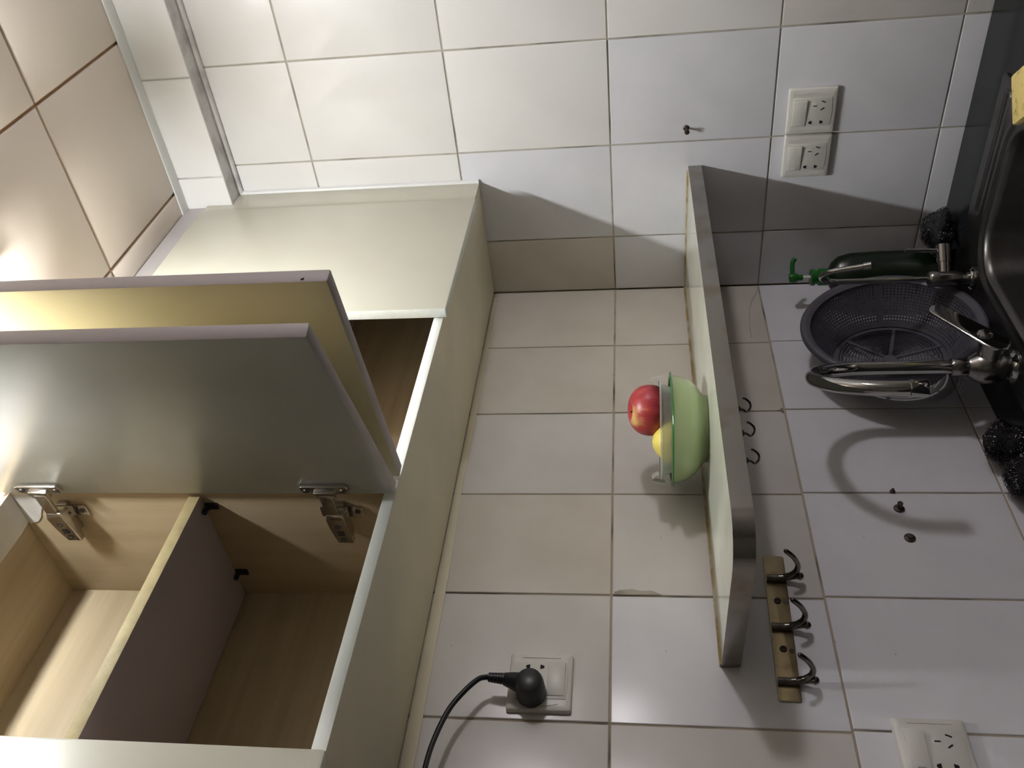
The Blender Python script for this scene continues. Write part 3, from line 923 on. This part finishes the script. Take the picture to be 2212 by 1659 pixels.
hw = ha.cross(hn).normalized()
lev = MB()
pl = []
for k in range(13):
    a = math.pi / 2 + math.pi * k / 12
    pl.append((-.016 + .0215 * math.cos(a), .0205 * math.sin(a)))
pl += [(.03, -.0185), (.075, -.0165)]
for k in range(9):
    a = -math.pi / 2 + math.pi * k / 8
    pl.append((.092 + .012 * math.cos(a), .0150 * math.sin(a)))
pl += [(.075, .0165), (.03, .0185)]
lev.prism(pl, hroot, ha, hw, hn, .0055).build('lever', 'chrome', tap, bevel=.0018, seg=3)
MB().lathe([(.012, 0), (.011, .003), (.006, .0055), (0, .006)], hroot + hn * .005 + ha * .004, hn, 20).build('lever_boss', 'chrome', tap)

F1 = Vector((-.206, -.137, CT + .0048))
ft = thing('filter_tap', 'slim chrome drinking-water tap with a thin curved spout beside the bottle', 'tap', F1)
MB().lathe([(.021, 0), (.021, .003), (.017, .005), (.0155, .007)], F1, n=28).build('base_flange', 'chrome', ft)
MB().lathe([(.0105, .006), (.0105, .018), (.0145, .022), (.0145, .068), (.0120, .074), (.0085, .076)], F1, n=24).build('valve_body', 'chrome_dull', ft, smooth=50)
vr = Vector((.72, -.69, 0)).normalized()
MB().tube([F1 + Zv * .046 + vr * .006, F1 + Zv * .046 + vr * .030, F1 + Zv * .046 + vr * .0305, F1 + Zv * .046 + vr * .062], [.0105, .0105, .0120, .0120], 20).build('side_arm', 'chrome', ft, smooth=30)
MB().tube([F1 + Zv * .050 + vr * .052, F1 + Zv * .112 + vr * .054], .0042, 12).build('lever', 'chrome', ft)
sd1 = Vector((-.62, -.78, 0)).normalized()
zt_ = (-.412 - F1.z)
pts = [F1 + Zv * .070, F1 + Zv * .15, F1 + Zv * zt_]
R1 = .034
for k in range(1, 21):
    a = math.radians(158) * k / 20
    pts.append(F1 + Zv * (zt_ + R1 * 1.15 * math.sin(a)) + sd1 * (R1 - R1 * math.cos(a)))
e = (pts[-1] - pts[-2]).normalized()
pts += [pts[-1] + e * .022, pts[-1] + e * .046]
MB().tube(pts, .0052, 14).build('spout', 'chrome', ft, smooth=60)
MB().tube([pts[-1] - e * .008, pts[-1] - e * .007, pts[-1] + e * .006], [.0052, .0066, .0066], 14).build('nozzle', 'chrome', ft)

# ------------------------------------------------------------------ colander leaning on the back wall
CR = Vector((-.287, -.1025, -.4880))
ca = Vector((0.02, -0.992, 0.12)).normalized()          # the way the opening looks
col = thing('colander', 'large grey plastic colander standing on edge against the tiles', 'colander', (-.300, -.08, CT))
cu = ca.cross(Vector((0, 0, 1))).normalized(); cv = cu.cross(ca).normalized()


def cpt(r, h, a):
    return CR + ca * h + (cu * math.cos(a) + cv * math.sin(a)) * r


def side(h):            # radius of the wall at depth h below the rim (h <= 0)
    t = -h / .080
    return .139 - .041 * t ** 1.35


rimp = [(.136, -.004), (.141, -.001), (.1455, .0015), (.1505, .001), (.1535, -.003), (.1530, -.008), (.1505, -.009), (.1500, -.005), (.1455, -.003), (.1410, -.005), (.1385, -.010)]
MB().lathe(rimp, CR, ca, 72, close=False).build('rim', 'colander_grey', col, fix=False, smooth=60)
# perforated wall: every cell is a frame around a real hole
n_a, n_h = 132, 13
vs, fs = [], []


def cell(a0, a1, h0, h1, hole):
    b = len(vs)
    am_, hm = (a0 + a1) / 2, (h0 + h1) / 2
    q = [(a0, h0), (a1, h0), (a1, h1), (a0, h1)]
    for a, h in q: vs.append(cpt(side(h), h, a))
    if hole:
        k = .40
        for a, h in q:
            a2, h2 = am_ + (a - am_) * k, hm + (h - hm) * k
            vs.append(cpt(side(h2), h2, a2))
        for i in range(4):
            j = (i + 1) % 4
            fs.append((b + i, b + j, b + 4 + j, b + 4 + i))
    else:
        fs.append((b, b + 1, b + 2, b + 3))


hs = [-.004] + [-.010 - .065 * k / n_h for k in range(n_h + 1)] + [-.080]
for i in range(len(hs) - 1):
    for k in range(n_a):
        cell(2 * math.pi * k / n_a, 2 * math.pi * (k + 1) / n_a, hs[i], hs[i + 1], 0 < i < len(hs) - 2 and (k % 33) > 1)
wall_o = MB().add(vs, fs).build('perforated_wall', 'colander_grey', col, fix=False, smooth=0)
md = wall_o.modifiers.new('thick', 'SOLIDIFY'); md.thickness = 0.0016; md.offset = 0
bt = MB()
rb_ = side(-.080)
prev = rb_ + .001
rings = [(rb_ + .001, rb_ - .010)] + [(rb_ - .0125 - .0052 * k, rb_ - .0125 - .0052 * k - .0030) for k in range(15)] + [(.011, .0)]
for (r0, r1) in rings:
    bt.lathe([(r0, -.080), (r0, -.0816), (r1, -.0816), (r1, -.080)] if r1 > 0 else [(r0, -.0816), (r0, -.080), (0, -.080)], CR, ca, 48, close=False)
for k in range(6):
    a = math.pi * k / 3 + .3
    bt.obox(cpt(rb_ / 2, -.0815, a), cpt(1, 0, a) - CR, ca, (cpt(1, 0, a) - CR).cross(ca), rb_ / 2 - .003, .0014, .003)
bt.lathe([(.086, -.0825), (.086, -.087), (.0825, -.087), (.0825, -.0825)], CR, ca, 48, close=False)
bt.build('bottom', 'colander_grey', col, smooth=40)

# ------------------------------------------------------------------ detergent bottle
BT = Vector((-.082, -.068, CT + .0006))
bot = thing('soap_bottle', 'dark green detergent bottle with a bright green pump in the corner', 'bottle', BT)


def ov(rx, ry, z):
    ex = Vector((.72, .69, 0)); ey = Vector((-.69, .72, 0))
    return [BT + ex * (ry * math.cos(2 * math.pi * k / 28)) + ey * (rx * math.sin(2 * math.pi * k / 28)) + Vector((0, 0, z)) for k in range(28)]


MB().loops([ov(.042, .026, 0), ov(.046, .030, .003), ov(.048, .031, .03), ov(.048, .031, .13), ov(.046, .0305, .18), ov(.040, .028, .203), ov(.028, .022, .216), ov(.0155, .0155, .2215), ov(.014, .014, .2225), ov(.014, .014, .226)],
           True, True).build('body', 'bottle_green', bot, smooth=60)
MB().lathe([(.0150, .222), (.0168, .223), (.0168, .240), (.0150, .2415), (.0130, .243), (.0130, .2475), (.0165, .2480), (.0165, .2540), (.0150, .2555), (.0060, .2555)], BT, n=24).build('cap', 'pump_green', bot, smooth=35)
MB().tube([BT + Zv * .254, BT + Zv * .2735], .0037, 12).build('stem', 'pump_tube', bot)
pd = Vector((.62, -.78, 0)).normalized()
ph = MB()
ph.lathe([(.0050, .270), (.0062, .271), (.0062, .279), (.0090, .2810), (.0098, .290), (.0085, .2955), (.004, .2965), (0, .2965)], BT, n=20)
ph.tube(spline([BT + Zv * .289 + pd * .004, BT + Zv * .290 + pd * .018, BT + Zv * .2885 + pd * .031, BT + Zv * .284 + pd * .038], 5), .0046, 10)
ph.build('pump_head', 'pump_green', bot, smooth=50)

# ------------------------------------------------------------------ scourers and sponge
def wool(name, label, c, r, seed, n=150):
    rg = random.Random(seed)
    c = Vector(c)
    base = Vector((c.x, c.y, c.z - r[2]))
    t = thing(name, label, 'scourer', base, 'steel wool scourers on the worktop')
    bm = bmesh.new()
    bmesh.ops.create_icosphere(bm, subdivisions=3, radius=1)
    ph_ = [rg.uniform(0, 6) for _ in range(6)]

    def lump(d):
        return 0.80 + .11 * math.sin(3 * d.x + ph_[0]) * math.sin(3 * d.y + ph_[1]) + .09 * math.sin(5 * d.z + ph_[2] + 3 * d.x) + .05 * math.sin(9 * d.y + ph_[3])
    vs = []
    for v in bm.verts:
        d = v.co.normalized(); k = lump(d)
        vs.append(Vector((c.x + d.x * r[0] * k, c.y + d.y * r[1] * k, max(base.z + .0005, c.z + d.z * r[2] * k))))
    fs = [tuple(v.index for v in f.verts) for f in bm.faces]
    bm.free()
    MB().add(vs, fs).build('core', 'wool_core', t, smooth=80)
    cu_ = MB()
    for i in range(n):
        d = Vector((rg.gauss(0, 1), rg.gauss(0, 1), rg.gauss(0, 1))).normalized()
        tan = d.cross(Vector((rg.gauss(0, 1), rg.gauss(0, 1), rg.gauss(0, 1)))).normalized()
        bi = d.cross(tan)
        cr = rg.uniform(.0018, .0038)
        m = 30
        L_ = rg.uniform(.5, 1.2)
        vv, ff = [], []
        for k in range(m):
            a = L_ * (k / m - .5)
            dir_ = (d * math.cos(a) + tan * math.sin(a))
            kk = lump(dir_) * rg.uniform(.98, 1.0)
            p = Vector((c.x + dir_.x * r[0] * kk, c.y + dir_.y * r[1] * kk, c.z + dir_.z * r[2] * kk))
            th_ = k * .95
            p += dir_ * cr * (math.cos(th_) + .3) + bi * cr * math.sin(th_)
            p.z = max(p.z, base.z + .0003)
            wv = tan * .00028 + dir_ * .00018
            vv += [p - wv, p + wv]
        for k in range(m - 1):
            ff.append((2 * k, 2 * k + 1, 2 * k + 3, 2 * k + 2))
        cu_.add(vv, ff)
    o = cu_.build('curls', 'wire_wool', t, fix=False, smooth=60)
    o['kind'] = 'stuff'
    return t


wool('scourer', 'dark steel wool scourer on the worktop between sink and right wall', (-.066, -.148, CT + .0285), (.048, .052, .030), 3, 260)
wool('scourer', 'steel wool scourer against the back wall, nearer the mixer tap', (-.533, -.042, CT + .030), (.042, .038, .034), 5, 260)
wool('scourer', 'steel wool scourer against the back wall, farther from the mixer tap', (-.605, -.042, CT + .026), (.038, .037, .028), 8, 240)

sp = thing('sponge', 'yellow kitchen sponge on the front corner of the sink', 'sponge', (-.30, -.525, CT + .004))
se, sf = Vector((.75, .66, 0)).normalized(), Vector((-.66, .75, 0)).normalized()
sc_ = Vector((-.287, -.515, CT + .022))
MB().obox(sc_, se, sf, Zv, .055, .038, .0130).build('foam', 'sponge_yellow', sp, bevel=.004)
MB().obox(sc_ - Zv * .0165, se, sf, Zv, .055, .038, .0034).build('scouring_pad', 'scour_green', sp, bevel=.001)

# ------------------------------------------------------------------ lamps (both outside the picture)
cx, cy, cz = CEIL_LAMP[0]
lt = thing('ceiling_lamp', 'white batten lamp with one bare tube on the ceiling over the cabinet doors', 'lamp', (cx, cy, cz - .045))
MB().box(cx - TUBE_HALF - .03, cx + TUBE_HALF + .026, cy - .055, cy + .055, cz - .016, cz - .0006).build('batten', 'lamp_base', lt, bevel=.002)  # unseen batten, made wide to keep the tube's light off the ceiling
for s_ in (-1, 1):
    MB().box(cx + s_ * TUBE_HALF, cx + s_ * (TUBE_HALF + .018), cy - .014, cy + .014, cz - .045, cz - .018).build('tube_holder', 'lamp_base', lt, bevel=.002)
MB().tube([(cx - TUBE_HALF, cy, cz - .031), (cx + TUBE_HALF, cy, cz - .031)], .012, 16).build('tube', 'lamp_tube', lt)
wx, wy, wz = WALL_LAMP[0]
lt = thing('wall_lamp', 'small white globe lamp on the wall opposite the worktop', 'lamp', (wx, wy, wz - .075))
MB().lathe([(.05, 0), (.05, .012), (.02, .016), (.018, .09), (.03, .095), (.03, .13)], (wx, -2.3995, wz), (0, 1, 0), 24).build('bracket', 'lamp_base', lt)
gl = [(.075 * math.sin(math.pi * k / 16), -.075 * math.cos(math.pi * k / 16)) for k in range(17)]
MB().lathe(gl, (wx, wy, wz), (0, 1, 0), 32).build('globe', 'lamp_globe', lt)
